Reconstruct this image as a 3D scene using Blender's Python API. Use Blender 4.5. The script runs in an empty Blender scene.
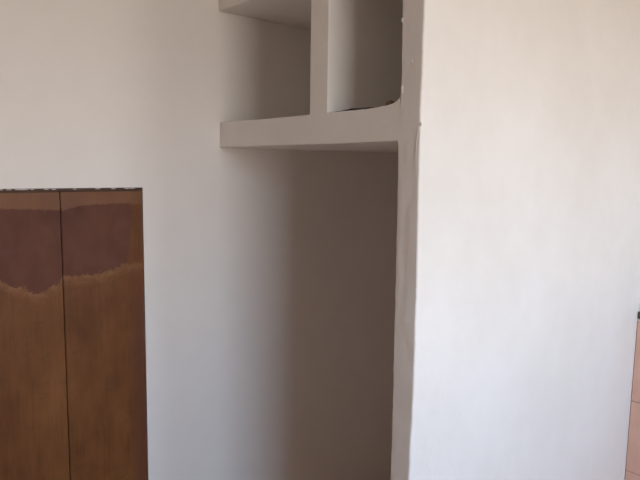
import bpy, bmesh, math, random
from mathutils import Matrix, Vector, noise
random.seed(7)
S = 8/7            # metres per measuring unit
EYE = 1.50
scene = bpy.context.scene
COL = scene.collection

# ------------------------------------------------------------------ camera
CAM = Vector((1.501101817*S, -0.908848890*S, EYE))
X = (0.65163112, -0.10025094, 0.75188206)
Y = (0.7583892, 0.06660414, -0.64839009)
Z = (0.01492326, 0.99273039, 0.11943056)
cd = bpy.data.cameras.new('camera'); cam = bpy.data.objects.new('camera', cd); COL.objects.link(cam)
cd.sensor_fit = 'HORIZONTAL'; cd.sensor_width = 36; cd.lens = 600/640*36; cd.clip_start = 0.02
cam.matrix_world = Matrix(((*X, CAM.x), (*Y, CAM.y), (*Z, CAM.z), (0, 0, 0, 1)))
scene.camera = cam

def ray(px, py):
    c = (px-320, 240-py, -600)
    return Vector((sum(X[i]*c[i] for i in range(3)), sum(Y[i]*c[i] for i in range(3)), sum(Z[i]*c[i] for i in range(3))))
def on_x(px, py, x=0.0):
    r = ray(px, py); return CAM + r*((x-CAM.x)/r.x)
def on_y(px, py, y=0.0):
    r = ray(px, py); return CAM + r*((y-CAM.y)/r.y)

# ------------------------------------------------------------------ world, window light, exposure
ROOM_X = 3.0
WINS = [dict(y0=-0.98, y1=0.05, z0=0.95, z1=2.2), dict(y0=0.45, y1=1.0, z0=1.05, z1=2.15)]  # out of view; second opening added to brighten the right wall and shape the shadow
w = bpy.data.worlds.new('sky'); scene.world = w; w.use_nodes = True
nt = w.node_tree; nt.nodes.clear()
out = nt.nodes.new('ShaderNodeOutputWorld'); bg = nt.nodes.new('ShaderNodeBackground')
tc = nt.nodes.new('ShaderNodeTexCoord'); sx = nt.nodes.new('ShaderNodeSeparateXYZ')
mr = nt.nodes.new('ShaderNodeMapRange'); cr = nt.nodes.new('ShaderNodeValToRGB')
mr.inputs['From Min'].default_value = -0.5; mr.inputs['From Max'].default_value = 0.5
nt.links.new(tc.outputs['Generated'], sx.inputs[0]); nt.links.new(sx.outputs['Z'], mr.inputs['Value'])
nt.links.new(mr.outputs[0], cr.inputs[0]); nt.links.new(cr.outputs[0], bg.inputs[0]); nt.links.new(bg.outputs[0], out.inputs[0])
e = cr.color_ramp.elements
e[0].position = 0.30; e[0].color = (0.36, 0.31, 0.26, 1)      # sunlit ground and house fronts
e[1].position = 0.72; e[1].color = (0.71, 0.92, 1.19, 1)      # sky
m = e.new(0.50); m.color = (1.0, 0.92, 0.82, 1)
bg.inputs[1].default_value = 10.6
for WIN in WINS:
    pl = bpy.data.lights.new('window_portal', 'AREA'); po = bpy.data.objects.new('window_portal', pl); COL.objects.link(po)
    pl.shape = 'RECTANGLE'; pl.size = WIN['z1']-WIN['z0']; pl.size_y = WIN['y1']-WIN['y0']; pl.cycles.is_portal = True
    po.location = (ROOM_X+0.06, (WIN['y0']+WIN['y1'])/2, (WIN['z0']+WIN['z1'])/2); po.rotation_euler = (0, math.radians(90), 0)
vs = scene.view_settings
vs.view_transform = 'Standard'; vs.look = 'None'; vs.gamma = 1; vs.use_curve_mapping = False; vs.exposure = 0.0
scene.cycles.max_bounces = 10; scene.cycles.diffuse_bounces = 8

# ------------------------------------------------------------------ helpers
def obj(name, bm, mat, parent=None, smooth=False):
    bmesh.ops.recalc_face_normals(bm, faces=bm.faces)
    me = bpy.data.meshes.new(name); bm.to_mesh(me); bm.free()
    if smooth:
        for p in me.polygons: p.use_smooth = True
        me.set_sharp_from_angle(angle=math.radians(50))
    o = bpy.data.objects.new(name, me); COL.objects.link(o)
    if mat: me.materials.append(mat)
    if smooth:
        wn = o.modifiers.new('weighted', 'WEIGHTED_NORMAL'); wn.weight = 100; wn.keep_sharp = True
    if parent is not None:
        o.parent = parent; o.matrix_parent_inverse = parent.matrix_world.inverted() if False else Matrix.Translation(-Vector(parent.location))
    return o
def box(bm, a, b):
    vs_ = [bm.verts.new((x, y, z)) for x in (a[0], b[0]) for y in (a[1], b[1]) for z in (a[2], b[2])]
    for f in ((0,1,3,2), (4,6,7,5), (0,4,5,1), (2,3,7,6), (0,2,6,4), (1,5,7,3)):
        bm.faces.new([vs_[i] for i in f])
    return vs_
def rbox(bm, a, b, r=0.003, seg=2):
    t = bmesh.new(); box(t, a, b)
    bmesh.ops.bevel(t, geom=list(t.edges), offset=r, segments=seg, affect='EDGES')
    me = bpy.data.meshes.new('t'); t.to_mesh(me); t.free(); bm.from_mesh(me); bpy.data.meshes.remove(me)
def struct(name, bm, mat, parent=None, smooth=False):
    o = obj(name, bm, mat, parent, smooth); o['kind'] = 'structure'; return o
def thing(name, label, cat, loc):
    o = bpy.data.objects.new(name, None); COL.objects.link(o); o.location = loc
    o['label'] = label; o['category'] = cat; return o
def lerp_tab(tab, v):
    if v <= tab[0][0]: return tab[0][1]
    for (a, fa), (b, fb) in zip(tab, tab[1:]):
        if v <= b: return fa+(fb-fa)*(v-a)/(b-a)
    return tab[-1][1]

# ------------------------------------------------------------------ materials
class NT:
    def __init__(s, name, rough=0.7, spec=0.3):
        s.m = bpy.data.materials.new(name); s.m.use_nodes = True; s.t = s.m.node_tree
        s.b = s.t.nodes['Principled BSDF']; s.b.inputs['Roughness'].default_value = rough
        s.b.inputs['Specular IOR Level'].default_value = spec
    def n(s, k, **kw):
        x = s.t.nodes.new(k)
        for a, v in kw.items(): setattr(x, a, v)
        return x
    def l(s, a, b): s.t.links.new(a, b)
    def math(s, op, a, b=None, clamp=False):
        x = s.n('ShaderNodeMath', operation=op); x.use_clamp = clamp
        for i, v in enumerate((a, b)):
            if v is None: continue
            if isinstance(v, (int, float)): x.inputs[i].default_value = v
            else: s.l(v, x.inputs[i])
        return x.outputs[0]
    def noise(s, vec, scale, detail=3, rough=0.5):
        x = s.n('ShaderNodeTexNoise'); x.inputs['Scale'].default_value = scale
        x.inputs['Detail'].default_value = detail; x.inputs['Roughness'].default_value = rough
        s.l(vec, x.inputs['Vector']); return x.outputs['Fac']
    def maprange(s, v, a, b, c=0.0, d=1.0, smooth=False):
        x = s.n('ShaderNodeMapRange'); 
        if smooth: x.interpolation_type = 'SMOOTHSTEP'
        for k, q in (('From Min', a), ('From Max', b), ('To Min', c), ('To Max', d)): x.inputs[k].default_value = q
        s.l(v, x.inputs['Value']); return x.outputs[0]
    def mix(s, f, a, b):
        x = s.n('ShaderNodeMix', data_type='RGBA')
        if isinstance(f, (int, float)): x.inputs[0].default_value = f
        else: s.l(f, x.inputs[0])
        for i, v in ((6, a), (7, b)):
            if isinstance(v, tuple): x.inputs[i].default_value = (*v, 1)
            else: s.l(v, x.inputs[i])
        return x.outputs[2]
    def bump(s, h, strength, dist):
        x = s.n('ShaderNodeBump'); x.inputs['Strength'].default_value = strength; x.inputs['Distance'].default_value = dist
        s.l(h, x.inputs['Height']); s.l(x.outputs[0], s.b.inputs['Normal'])
    def color(s, c):
        if isinstance(c, tuple): s.b.inputs['Base Color'].default_value = (*c, 1)
        else: s.l(c, s.b.inputs['Base Color'])

def plaster(name, c1, c2, rough_bump=0.25, rough=0.75):
    k = NT(name, rough, 0.25); g = k.n('ShaderNodeNewGeometry').outputs['Position']
    big = k.noise(g, 2.3, 2); mid = k.noise(g, 14, 4, 0.55); fine = k.noise(g, 120, 3, 0.6)
    f = k.maprange(k.math('ADD', k.math('MULTIPLY', big, 0.7), k.math('MULTIPLY', mid, 0.3)), 0.38, 0.62)
    k.color(k.mix(f, c1, c2))
    h = k.math('ADD', k.math('MULTIPLY', mid, 1.0), k.math('MULTIPLY', fine, 0.18))
    k.bump(h, rough_bump, 0.006)
    return k.m
M_WALL = plaster('painted_plaster', (0.79, 0.77, 0.745), (0.82, 0.80, 0.78), 0.10)
M_ROUGH = plaster('hand_trowelled_plaster', (0.76, 0.74, 0.71), (0.80, 0.785, 0.765), 0.45)
M_CEIL = plaster('ceiling_paint', (0.76, 0.75, 0.73), (0.80, 0.79, 0.77), 0.1)

def wood(name, light, dark, scale=1.0):
    k = NT(name, 0.55, 0.35); uv = k.n('ShaderNodeUVMap').outputs[0]
    return k, uv
def door_wood():
    k = NT('worn_varnished_wood', 0.55, 0.2)
    uv = k.n('ShaderNodeUVMap').outputs[0]
    sp = k.n('ShaderNodeSeparateXYZ'); k.l(uv, sp.inputs[0]); u, v = sp.outputs[0], sp.outputs[1]
    mp = k.n('ShaderNodeMapping'); mp.inputs['Scale'].default_value = (130, 5, 1); k.l(uv, mp.inputs[0])
    grain = k.noise(mp.outputs[0], 1.0, 5, 0.6)
    mp2 = k.n('ShaderNodeMapping'); mp2.inputs['Scale'].default_value = (8, 4, 1); k.l(uv, mp2.inputs[0])
    cloud = k.noise(mp2.outputs[0], 1.0, 4, 0.55)
    mp3 = k.n('ShaderNodeMapping'); mp3.inputs['Scale'].default_value = (22, 50, 1); k.l(uv, mp3.inputs[0])
    scuff = k.noise(mp3.outputs[0], 1.0, 4, 0.6)
    base = k.mix(k.maprange(cloud, 0.33, 0.67), (0.112, 0.038, 0.010), (0.205, 0.082, 0.025))
    base = k.mix(k.maprange(grain, 0.45, 0.72, 0, 0.45), base, (0.095, 0.034, 0.012))
    base = k.mix(k.maprange(scuff, 0.60, 0.72, 0, 0.55), base, (0.10, 0.035, 0.02))
    red = k.math('MULTIPLY', k.maprange(k.math('ADD', u, k.maprange(cloud, 0.3, 0.7, -0.015, 0.015)), leaf_r_y-0.055, leaf_r_y-0.02), k.maprange(v, 1.30, 1.05))
    base = k.mix(k.math('MULTIPLY', red, 0.75), base, (0.125, 0.046, 0.027))
    # fresher outer strip at top and right edge of the patch + patch of old dark varnish with a ragged outline
    def curve(pts, lo, hi):
        r = k.n('ShaderNodeValToRGB'); el = r.color_ramp.elements
        ys = [p[0] for p in pts]; a, b = min(ys), max(ys)
        k.l(k.maprange(u, a, b), r.inputs[0])
        q = [((p[0]-a)/(b-a), (p[1]-lo)/(hi-lo)) for p in pts]
        el[0].position = q[0][0]; el[0].color = (*[q[0][1]]*3, 1)
        el[1].position = q[-1][0]; el[1].color = (*[q[-1][1]]*3, 1)
        for p_, c_ in q[1:-1]:
            z = el.new(p_); z.color = (*[c_]*3, 1)
        return k.maprange(r.outputs[0], 0, 1, lo, hi)
    def P(px, py):
        p = on_x(px, py); return (p.y, p.z)
    lowpts = [P(*p) for p in ((-40, 280), (2, 281), (8, 285), (14, 288), (26, 288), (30, 293), (38, 295), (47, 291), (52, 287), (60, 284), (62, 277), (68, 276), (78, 276), (90, 275), (104, 273), (118, 268), (127, 264))]
    lowpts.sort(); 
    toppts = sorted([P(*p) for p in ((-40, 208), (20, 209), (58, 210), (63, 210), (80, 206), (100, 204), (122, 203), (133, 204))])
    lo, hi = 0.9, 1.5
    # noise wobble
    wob = k.noise(uv, 95, 6, 0.75)
    wobble = k.maprange(wob, 0.2, 0.8, -0.019, 0.019)
    above = k.math('SUBTRACT', k.math('ADD', v, wobble), curve(lowpts, lo, hi))
    below = k.math('SUBTRACT', curve(toppts, lo, hi), k.math('ADD', v, k.math('MULTIPLY', wobble, 0.4)))
    ytop = P(133, 204); ybot = P(127, 264)
    # right limit of patch, slanting
    sl = (ytop[0]-ybot[0])/(ytop[1]-ybot[1])
    lim = k.math('ADD', k.math('MULTIPLY', k.math('SUBTRACT', v, ybot[1]), sl), ybot[0])
    leftof = k.math('SUBTRACT', lim, k.math('ADD', u, k.math('MULTIPLY', wobble, 0.6)))
    m1 = k.maprange(above, -0.001, 0.0025); m2 = k.maprange(below, -0.002, 0.003); m3 = k.maprange(leftof, -0.005, 0.003)
    mask = k.math('MULTIPLY', k.math('MULTIPLY', m1, m2), m3)
    # pale scraped fringe just under the patch
    fr = k.math('MULTIPLY', k.maprange(above, -0.030, -0.001, 0, 1), k.math('SUBTRACT', 1.0, m1))
    fr = k.math('MULTIPLY', fr, k.maprange(k.noise(uv, 45, 3), 0.35, 0.6, 0.25, 0.8))
    base = k.mix(fr, base, (0.25, 0.12, 0.052))
    strip = k.math('SUBTRACT', 1.0, m2)
    base = k.mix(k.math('MULTIPLY', strip, 0.45), base, (0.21, 0.105, 0.062))
    patch = k.mix(k.maprange(cloud, 0.3, 0.7), (0.088, 0.033, 0.020), (0.142, 0.054, 0.033))
    patch = k.mix(k.maprange(k.noise(uv, 16, 3), 0.45, 0.75, 0, 0.35), patch, (0.17, 0.075, 0.055))
    col = k.mix(mask, base, patch); k.color(col)
    k.l(k.maprange(mask, 0, 1, 0.5, 0.62), k.b.inputs['Roughness'])
    k.bump(k.math('ADD', k.math('MULTIPLY', grain, 0.5), k.math('MULTIPLY', mask, 0.4)), 0.25, 0.001)
    return k.m
leaf_r_y = on_x(142, 188).y
M_DOOR = door_wood()
def simple(name, c, rough=0.6, n=None, c2=None, sc=30):
    k = NT(name, rough, 0.3)
    g = k.n('ShaderNodeNewGeometry').outputs['Position']
    k.color(k.mix(k.maprange(k.noise(g, sc, 3), 0.35, 0.65), c, c2 or tuple(v*0.8 for v in c)))
    return k.m
M_DARKWOOD = simple('dark_wood', (0.075, 0.035, 0.02), 0.6)
M_INSIDE = simple('cupboard_inside', (0.10, 0.055, 0.03), 0.8)
M_DARKGAP = simple('dark_edge', (0.045, 0.022, 0.014), 0.7)
M_FLOOR = None
def floor_mat():
    k = NT('terracotta_floor', 0.5, 0.4); g = k.n('ShaderNodeNewGeometry').outputs['Position']
    br = k.n('ShaderNodeTexBrick'); br.offset = 0; br.inputs['Scale'].default_value = 1
    br.inputs['Brick Width'].default_value = 0.33; br.inputs['Row Height'].default_value = 0.33; br.inputs['Mortar Size'].default_value = 0.006
    br.inputs['Color1'].default_value = (0.50, 0.26, 0.15, 1); br.inputs['Color2'].default_value = (0.42, 0.22, 0.13, 1); br.inputs['Mortar'].default_value = (0.25, 0.2, 0.17, 1)
    k.l(g, br.inputs['Vector']); k.color(br.outputs['Color']); return k.m
M_FLOOR = floor_mat()
M_TAN = plaster('tan_wall_paint', (0.70, 0.56, 0.43), (0.73, 0.60, 0.47), 0.1)
M_PAINTFLAKE = simple('old_white_paint', (0.62, 0.59, 0.55), 0.8)
M_PINK = simple('pink_glazed_tile', (0.76, 0.49, 0.38), 0.4, c2=(0.70, 0.43, 0.33), sc=12)
M_GROUT = simple('grey_pink_grout', (0.50, 0.35, 0.29), 0.9)
M_CAP = simple('dark_olive_border', (0.10, 0.085, 0.06), 0.5)
M_CREAM = simple('cream_grout_bead', (0.72, 0.66, 0.55), 0.8)
M_SLIVER = simple('dark_scrap', (0.06, 0.045, 0.05), 0.8)
M_FRAME = simple('white_window_paint', (0.7, 0.69, 0.66), 0.5)

# ------------------------------------------------------------------ levels and plan
CEIL = 2.62
NICHE_D = 0.80*S; UP_D = 0.335*S                 # depth of the niche
T = 0.12
FAR = 1.11*S                     # far wall
Y_BEHIND = -3.0
sb = on_y(219, 147).z            # underside of lower shelf
tz = lambda px, py: on_y(px, py).z
ub = on_x(218, 11).z             # underside of upper shelf
d0, d1 = on_y(310, 60).x, on_y(328, 60).x     # divider
inner_tab = sorted([(on_y(px, py).z, on_y(px, py).x) for px, py in ((402.3, 0), (401.5, 45), (400.8, 88), (397.6, 145), (397.6, 165), (396.3, 220), (394.6, 295), (393.5, 340), (392, 420), (390, 478))])
outer_tab = sorted([(on_y(px, py).z, on_y(px, py).x) for px, py in ((424.6, 0), (423.3, 40), (421.6, 90), (420.3, 125), (419.2, 165), (418.4, 210), (417, 275), (415.6, 330), (413.6, 390), (411, 440), (409.3, 478))])
INN = lambda z: lerp_tab(inner_tab, z)
OUT = lambda z: lerp_tab(outer_tab, z)

# cupboard opening in the left wall
c_r = on_x(142.6, 188).y; c_top = on_x(70, 188.2).z
leaf_r = on_x(142, 188).y
groove = on_x(60, 192).y
leafw = leaf_r-groove
c_l = groove-leafw-0.008

bm = bmesh.new()
box(bm, (0.0, Y_BEHIND-T, -T), (ROOM_X+T, FAR+T, 0)); struct('floor', bm, M_FLOOR)
bm = bmesh.new()
box(bm, (0.0, Y_BEHIND-T, CEIL), (ROOM_X+T, FAR+T, CEIL+T)); struct('ceiling', bm, M_CEIL)
# left wall: 0.42 m thick, with the recess that takes the cupboard
bm = bmesh.new(); LT = 0.42
box(bm, (-LT, Y_BEHIND-T, -T), (0, c_l, CEIL+T))
box(bm, (-LT, c_r, -T), (0, FAR+T, CEIL+T))
box(bm, (-LT, c_l, c_top), (0, c_r, CEIL+T))
box(bm, (-LT, c_l, -T), (-LT+0.05, c_r, c_top))
box(bm, (-LT+0.05, c_l, -T), (0, c_r, 0.0))
struct('wall_left', bm, M_WALL)
# back of the niche
bm = bmesh.new(); box(bm, (0, NICHE_D, 0), (0.69*S-0.01, FAR, CEIL)); box(bm, (0, UP_D, sb+0.002), (0.67*S, NICHE_D, CEIL)); struct('wall_niche', bm, M_WALL)
bm = bmesh.new(); box(bm, (0.69*S, FAR, 0), (ROOM_X, FAR+T, CEIL)); struct('wall_far', bm, M_WALL)
bm = bmesh.new(); box(bm, (0, Y_BEHIND-T, 0), (ROOM_X, Y_BEHIND, CEIL)); struct('wall_behind', bm, M_TAN)
# window wall with a main opening and a second added for its light
bm = bmesh.new(); x0, x1 = ROOM_X, ROOM_X+T
A, B = WINS
box(bm, (x0, Y_BEHIND-T, 0), (x1, A['y0'], CEIL)); box(bm, (x0, A['y1'], 0), (x1, B['y0'], CEIL)); box(bm, (x0, B['y1'], 0), (x1, FAR+T, CEIL))
for W_ in WINS:
    box(bm, (x0, W_['y0'], 0), (x1, W_['y1'], W_['z0'])); box(bm, (x0, W_['y0'], W_['z1']), (x1, W_['y1'], CEIL))
struct('wall_window', bm, M_WALL)
for wi, W_ in enumerate(WINS):
    bm = bmesh.new(); fw = 0.03; a, b, c, d = W_['y0'], W_['y1'], W_['z0'], W_['z1']
    for p, q in (((a, c), (a+fw, d)), ((b-fw, c), (b, d)), ((a+fw, c), (b-fw, c+fw)), ((a+fw, d-fw), (b-fw, d))):
        box(bm, (x0+0.07, p[0], p[1]), (x0+0.11, q[0], q[1]))
    struct('window_%d' % (wi+1), bm, M_FRAME)  # frames out of view, the second belongs to the opening added for light

# ------------------------------------------------------------------ right wall: the pier whose narrow end is the stile of the niche
top_pts = [(218, 122.3), (240, 120.6), (262, 119.2), (285, 117), (308, 114.6), (330, 112.4), (345, 110.8), (360, 109.5), (368, 108.6), (380, 106.3), (386, 105.2), (391, 103.6), (395, 101.8), (398.5, 98.8), (400.4, 94.5), (401, 89)]
bot_pts = [(219.5, 147.3), (245, 146.8), (275, 145.8), (300, 144.9), (330, 144.0), (360, 142.7), (385, 141.6), (397.6, 141.3)]
TOP = sorted([(on_y(*p).x, on_y(*p).z) for p in top_pts]); BOT = sorted([(on_y(*p).x, on_y(*p).z) for p in bot_pts])
TOP[0] = (0.0, TOP[0][1]); BOT[0] = (0.0, BOT[0][1])
def pier():
    bm = bmesh.new(); zs = []; z = 0.0
    while z < CEIL-1e-6: zs.append(z); z += 0.012
    zs.append(CEIL); rings = []
    for z in zs:
        n1 = (noise.noise(Vector((3.1, 7.7, z*22)))*0.0011 + noise.noise(Vector((1.1, 2.7, z*70)))*0.0006)
        n2 = (noise.noise(Vector((13.1, 5.7, z*16)))*0.0014 + noise.noise(Vector((9.1, 2.7, z*75)))*0.0008)
        xi, xo = INN(z)+n1, OUT(z)+n2
        R1, R2 = (0.0003 if sb-0.004 < z < lerp_tab(TOP, 0.7)-0.01 else 0.004), 0.0045
        ring = [(xi, NICHE_D+0.02)]
        ring.append((xi, R1))
        for k in range(1, 4):
            t = math.pi/2*k/3; ring.append((xi+R1-R1*math.cos(t), R1-R1*math.sin(t)))
        nseg = 6
        for k in range(1, nseg):
            x = xi+R1+(xo-R2-xi-R1)*k/nseg
            ring.append((x, noise.noise(Vector((x*60, 0, z*22)))*0.0020+noise.noise(Vector((x*110, 5, z*60)))*0.0006))
        for k in range(0, 4):
            t = math.pi/2*k/3; ring.append((xo-R2+R2*math.sin(t), R2-R2*math.cos(t)))
        # broad side: straightens out to the true plane, then runs to the far corner
        xs = on_y(421, 120).x
        for yy in (0.03, 0.09, 0.2, 0.4, 0.6, 0.8, 1.0, 1.15):
            f = min(1, yy/0.2)
            ring.append((xo*(1-f)+xs*f + noise.noise(Vector((yy*3, 4, z*3)))*0.0015, yy))
        ring.append((xs+0.0003-abs(noise.noise(Vector((7, 1, z*30))))*0.002, FAR))
        ring.append((0.69*S-0.01, FAR)); ring.append((0.69*S-0.01, NICHE_D+0.02))
        rings.append([bm.verts.new((p[0], p[1], z)) for p in ring])
    n = len(rings[0])
    for A, B in zip(rings, rings[1:]):
        for i in range(n):
            j = (i+1) % n; bm.faces.new((A[i], A[j], B[j], B[i]))
    bm.faces.new(rings[0][::-1]); bm.faces.new(rings[-1])
    return bm
wr = struct('wall_right', pier(), M_ROUGH, smooth=True)
# trowel ridges left on the narrow end
def ridge(name, pts, r, mat, parent, y=-0.0005):
    bm = bmesh.new(); rings = []
    P = [on_y(*p) for p in pts]
    for i, p in enumerate(P):
        t = i/(len(P)-1); rr = r*max(0.15, math.sin(math.pi*t))
        dirv = (P[min(i+1, len(P)-1)]-P[max(i-1, 0)]).normalized(); side = dirv.cross(Vector((0, 1, 0))).normalized()
        rings.append([bm.verts.new(p+side*rr*math.cos(a)+Vector((0, y-rr*0.8*math.sin(a)+0.0003, 0))) for a in [2*math.pi*k/8 for k in range(8)]])
    for A, B in zip(rings, rings[1:]):
        for i in range(8):
            j = (i+1) % 8; bm.faces.new((A[i], A[j], B[j], B[i]))
    bm.faces.new(rings[0][::-1]); bm.faces.new(rings[-1])
    return struct(name, bm, mat, parent, True)
ridge('plaster_ridge', [(419.4, 118), (418.0, 130), (416.6, 143), (415.9, 156), (416.1, 170), (417.3, 184)], 0.0011, M_ROUGH, wr)
ridge('plaster_ridge', [(402.5, 66), (407, 67), (412, 66), (418, 65.3)], 0.0009, M_ROUGH, wr)
ridge('plaster_ridge', [(399, 231), (404, 232), (409, 230), (414, 231.5)], 0.0009, M_ROUGH, wr)
def blob(bm, p, r, seed):
    v = bmesh.ops.create_icosphere(bm, subdivisions=2, radius=1)['verts']
    for q in v:
        f = 1+0.35*noise.noise(q.co*1.7+Vector((seed, 0, 0)))
        q.co = Vector((q.co.x*r[0]*f, q.co.y*r[1]*f, q.co.z*r[2]*f))+p
for i, (px, py, r) in enumerate(((402.6, 20, 0.004), (402.0, 88, 0.0045), (402.4, 92, 0.003), (412, 61, 0.003), (421, 124, 0.003))):
    bm = bmesh.new(); blob(bm, on_y(px, py)+Vector((0, 0.0005, 0)), (r*0.8, 0.002, r*1.5), i*3.3)
    struct('plaster_blob', bm, M_WALL, wr, True)

# ------------------------------------------------------------------ plaster shelving in the niche
unit = thing('built_in_shelf', 'white plaster shelving built into the alcove, shelves joined by one upright divider', 'shelf', (0.3, 0.0, sb))
BACK = UP_D-0.001
def lower_shelf():
    bm = bmesh.new(); xs = sorted(set([0.0]+[t[0] for t in TOP]+[k*0.012 for k in range(1, 66)])); xs = [x for x in xs if x < INN(sb+0.08)+0.0005]
    rows = []
    for x in xs:
        if x <= 1e-5: x = 0.0005
        zt = lerp_tab(TOP, x); zb = lerp_tab(BOT, x)
        j = noise.noise(Vector((x*45, 3, 1)))*0.0007; j2 = noise.noise(Vector((x*30, 8, 1)))*0.0006
        R = 0.0035; pr = []
        zt += j; zb += j2
        mid = (zt+zb)/2
        # end of shelf at the left wall is slightly rounded
        off = 0.004*math.exp(-x/0.012)
        for k in range(4):
            t = math.pi/2*k/3; pr.append((R-R*math.cos(t)+off if False else R-R*math.sin(math.pi/2-t)+off, zb+R-R*math.sin(t) if False else zb+R*(1-math.sin(t))))
        # pr goes from front face (y=0) down to underside; reorder
        prof = [(BACK, zb)]+[(R*(1-math.cos(math.pi/2*k/3 if False else math.pi/2*(1-k/3)))+off if False else R*(1-math.sin(math.pi/2*k/3))+off, zb+R*(1-math.cos(math.pi/2*k/3))) for k in range(4)]
        prof += [(off+noise.noise(Vector((x*30, z_*30, 5)))*0.0008, z_) for z_ in (zb+0.018, mid, zt-0.018)]
        prof += [(R*(1-math.cos(math.pi/2*k/3))+off, zt-R+R*math.sin(math.pi/2*k/3)) for k in range(4)]
        # the top is level behind the front lip
        flat = lerp_tab(TOP, 0.30)
        prof += [(0.035, zt), (BACK, zt)]
        rows.append([bm.verts.new((x, p[0], p[1])) for p in prof])
    n = len(rows[0])
    for A, B in zip(rows, rows[1:]):
        for i in range(n):
            j = (i+1) % n; bm.faces.new((A[i], B[i], B[j], A[j]))
    bm.faces.new(rows[0]); bm.faces.new(rows[-1][::-1])
    return bm
obj('shelf', lower_shelf(), M_ROUGH, unit, True)
def slab(ax0, ax1, z0, z1):
    bm = bmesh.new(); rbox(bm, (ax0, 0, z0), (ax1, BACK, z1), 0.003, 2); return bm
obj('shelf', slab(0.0005, INN(ub)-0.001, ub, ub+0.08), M_ROUGH, unit, True)
def divider():
    bm = bmesh.new(); rings = []; z = lerp_tab(TOP, d0)-0.004
    while z < ub+0.001:
        a_ = d0+noise.noise(Vector((z*18, 2, 0)))*0.0008; b_ = on_y(328, 60).x+noise.noise(Vector((z*14, 9, 0)))*0.0009
        R = 0.003
        ring = [(a_, BACK), (a_, R)]+[(a_+R*(1-math.cos(math.pi/2*k/3)), R*(1-math.sin(math.pi/2*k/3))) for k in range(1, 4)]
        ring += [(b_-R+R*math.sin(math.pi/2*k/3), R*(1-math.cos(math.pi/2*k/3))) for k in range(0, 4)]+[(b_, BACK)]
        rings.append([bm.verts.new((p[0], p[1]+0.0002, min(z, ub))) for p in ring]); z += 0.012
    rings.append([bm.verts.new((v.co.x, v.co.y, ub)) for v in rings[-1]])
    n = len(rings[0])
    for A, B in zip(rings, rings[1:]):
        for i in range(n):
            j = (i+1) % n; bm.faces.new((A[i], A[j], B[j], B[i]))
    bm.faces.new(rings[0][::-1]); bm.faces.new(rings[-1]); return bm
obj('divider', divider(), M_ROUGH, unit, True)

# ------------------------------------------------------------------ dark scrap and lump lying in the upper right compartment
def sliver():
    bm = bmesh.new(); x0_, x1_ = on_y(331, 110).x, on_y(377, 107).x; N = 26; rows = []
    for i in range(N+1):
        t = i/N; x = x0_+(x1_-x0_)*t; zt = lerp_tab(TOP, x)
        h = (0.0022+0.0062*math.sin(math.pi*min(1, t*1.05))**1.2*(0.6+0.5*noise.noise(Vector((t*6, 1, 2)))+0.35*math.exp(-((t-0.62)/0.13)**2)))
        row = []
        for j in range(7):
            s = j/6; y = 0.008+0.05*s+0.004*math.sin(t*9+1)
            row.append(bm.verts.new((x, y, zt+0.0004+h*(0.55+0.5*math.sin(math.pi*s)+0.3*noise.noise(Vector((t*8, s*5, 3)))))))
        row += [bm.verts.new((x, 0.008+0.05+0.004*math.sin(t*9+1), zt+0.0002)), bm.verts.new((x, 0.0075+0.004*math.sin(t*9+1), zt+0.0002))]
        rows.append(row)
    for A, B in zip(rows, rows[1:]):
        for i in range(9):
            j = (i+1) % 9; bm.faces.new((A[i], A[j], B[j], B[i]))
    bm.faces.new(rows[0][::-1]); bm.faces.new(rows[-1]); return bm
o = obj('cloth_scrap', sliver(), M_SLIVER, None, True)  # thin dark form modelled along the shelf lip
o['label'] = 'thin dark crumpled scrap lying along the lip of the upper right compartment'; o['category'] = 'scrap'
bm = bmesh.new(); p = on_y(390.5, 101, 0.02); p.z = lerp_tab(TOP, p.x)+0.0068; blob(bm, p, (0.011, 0.008, 0.0072), 4.4)
o = obj('dirt_lump', bm, simple('brown_lump', (0.22, 0.16, 0.125), 0.9), None, True)  # small dark rounded form in the compartment corner
o['label'] = 'small dark brown lump in the rounded lower corner of the upper compartment'; o['category'] = 'dirt'

# ------------------------------------------------------------------ wooden cupboard in the left wall
cup = thing('cupboard', 'low built-in cupboard with two narrow worn brown wooden doors in the white wall', 'cupboard', (-0.2, (c_l+c_r)/2, 0))
def with_uv(bm):
    uv = bm.loops.layers.uv.new('UVMap')
    for f in bm.faces:
        for l in f.loops: l[uv].uv = (l.vert.co.y, l.vert.co.z)
    return bm
bm = bmesh.new(); g = 0.001; cx0, cx1 = -0.365, -0.026
box(bm, (cx0, c_l+g, 0.001), (cx1, c_l+0.018, c_top-g)); box(bm, (cx0, c_r-0.018, 0.001), (cx1, c_r-g, c_top-g))
box(bm, (cx0, c_l+0.018, 0.001), (cx0+0.01, c_r-0.018, c_top-g)); box(bm, (cx0+0.01, c_l+0.018, 0.06), (cx1, c_r-0.018, 0.08))
box(bm, (cx0+0.01, c_l+0.018, c_top-0.02), (cx1, c_r-0.018, c_top-g)); box(bm, (cx0+0.01, c_l+0.018, 0.7), (cx1-0.02, c_r-0.018, 0.72))
obj('carcass', bm, M_INSIDE, cup)
railh = on_x(70, 188.2).z-on_x(70, 191.6).z
for a_, b_ in ((groove+0.0011, leaf_r+0.0003), (c_l+0.006, groove-0.0011)):
    bm = bmesh.new(); rbox(bm, (-0.024, a_, 0.085), (-0.001, b_, c_top-railh-0.0005), 0.0018, 2)
    obj('door', with_uv(bm), M_DOOR, cup)
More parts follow.
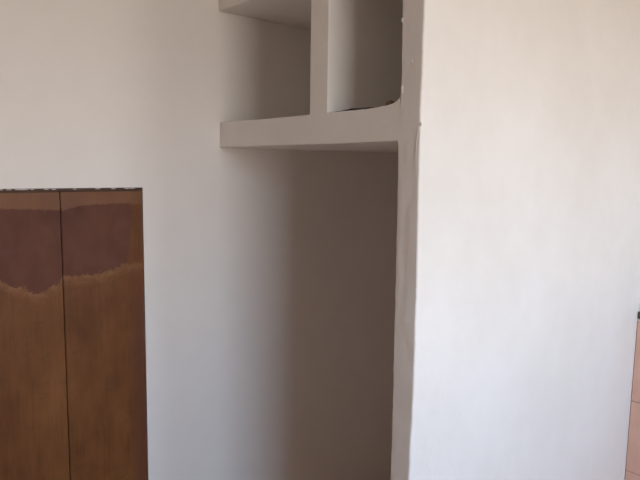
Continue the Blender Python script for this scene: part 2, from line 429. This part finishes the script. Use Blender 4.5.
# dark edge strip above the doors, remains of white paint along it
bm = bmesh.new(); rbox(bm, (-0.024, c_l+0.003, c_top-railh+0.0005), (0.0025, c_r-0.001, c_top-0.0005), 0.0015, 2)
tr = obj('top_strip', bm, M_DARKWOOD, cup)
rng = random.Random(3)
for px in (1, 9, 17, 24, 33, 44, 52, 74, 97, 113, 126, 131):
    q = on_x(px+rng.uniform(-2, 2), 188.6); big = 1.7 if px in (17, 24, 126) else 1.0
    bm = bmesh.new(); blob(bm, Vector((0.0025, q.y, c_top-0.0024)), (0.0012, rng.uniform(0.006, 0.014)*big*0.7, 0.0013*big**0.3), px)
    obj('paint_flake', bm, M_PAINTFLAKE, tr, True)['label'] = 'flake of old white paint'

# ------------------------------------------------------------------ pink tiles on the far wall, showing past the right wall
tiles = thing('tile_wainscot', 'pink tiled lower wall with a dark border just past the bright white wall', 'tiles', (1.6, FAR, 0))
xw = on_y(638, 400, FAR).x-0.03
ztop = on_y(638, 321, FAR).z; zj = [ztop, on_y(638, 402, FAR).z, on_y(638, 474, FAR).z]
rows_z = zj[:]
while rows_z[-1] > 0.3: rows_z.append(rows_z[-1]-(zj[0]-zj[2])/2)
rows_z.append(0.0)
bm = bmesh.new(); gx = 0.0035
tx = 0.87-0.16
for a_, b_ in zip(rows_z, rows_z[1:]):
    xx = tx
    while xx < ROOM_X-0.01:
        x2 = min(xx+0.32, ROOM_X-0.002); xs_ = max(xx, 0.8447)
        if x2-xs_ > 0.02: rbox(bm, (xs_+gx/2, FAR-0.008, b_+gx/2), (x2-gx/2, FAR-0.001, a_-gx/2), 0.0015, 1)
        xx += 0.32
tl = obj('tile_field', bm, M_PINK, tiles)
bm = bmesh.new(); box(bm, (0.8447, FAR-0.0055, 0), (ROOM_X-0.001, FAR-0.0002, ztop)); obj('grout', bm, M_GROUT, tiles)
bm = bmesh.new(); rbox(bm, (0.8447, FAR-0.007, ztop+0.0005), (ROOM_X-0.001, FAR-0.0002, ztop+0.010), 0.002); obj('cream_bead', bm, M_CREAM, tiles)
zt1 = on_y(638, 311, FAR).z
bm = bmesh.new(); rbox(bm, (0.8447, FAR-0.009, ztop+0.0105), (ROOM_X-0.001, FAR-0.0002, zt1), 0.002); obj('border_strip', bm, M_CAP, tiles)
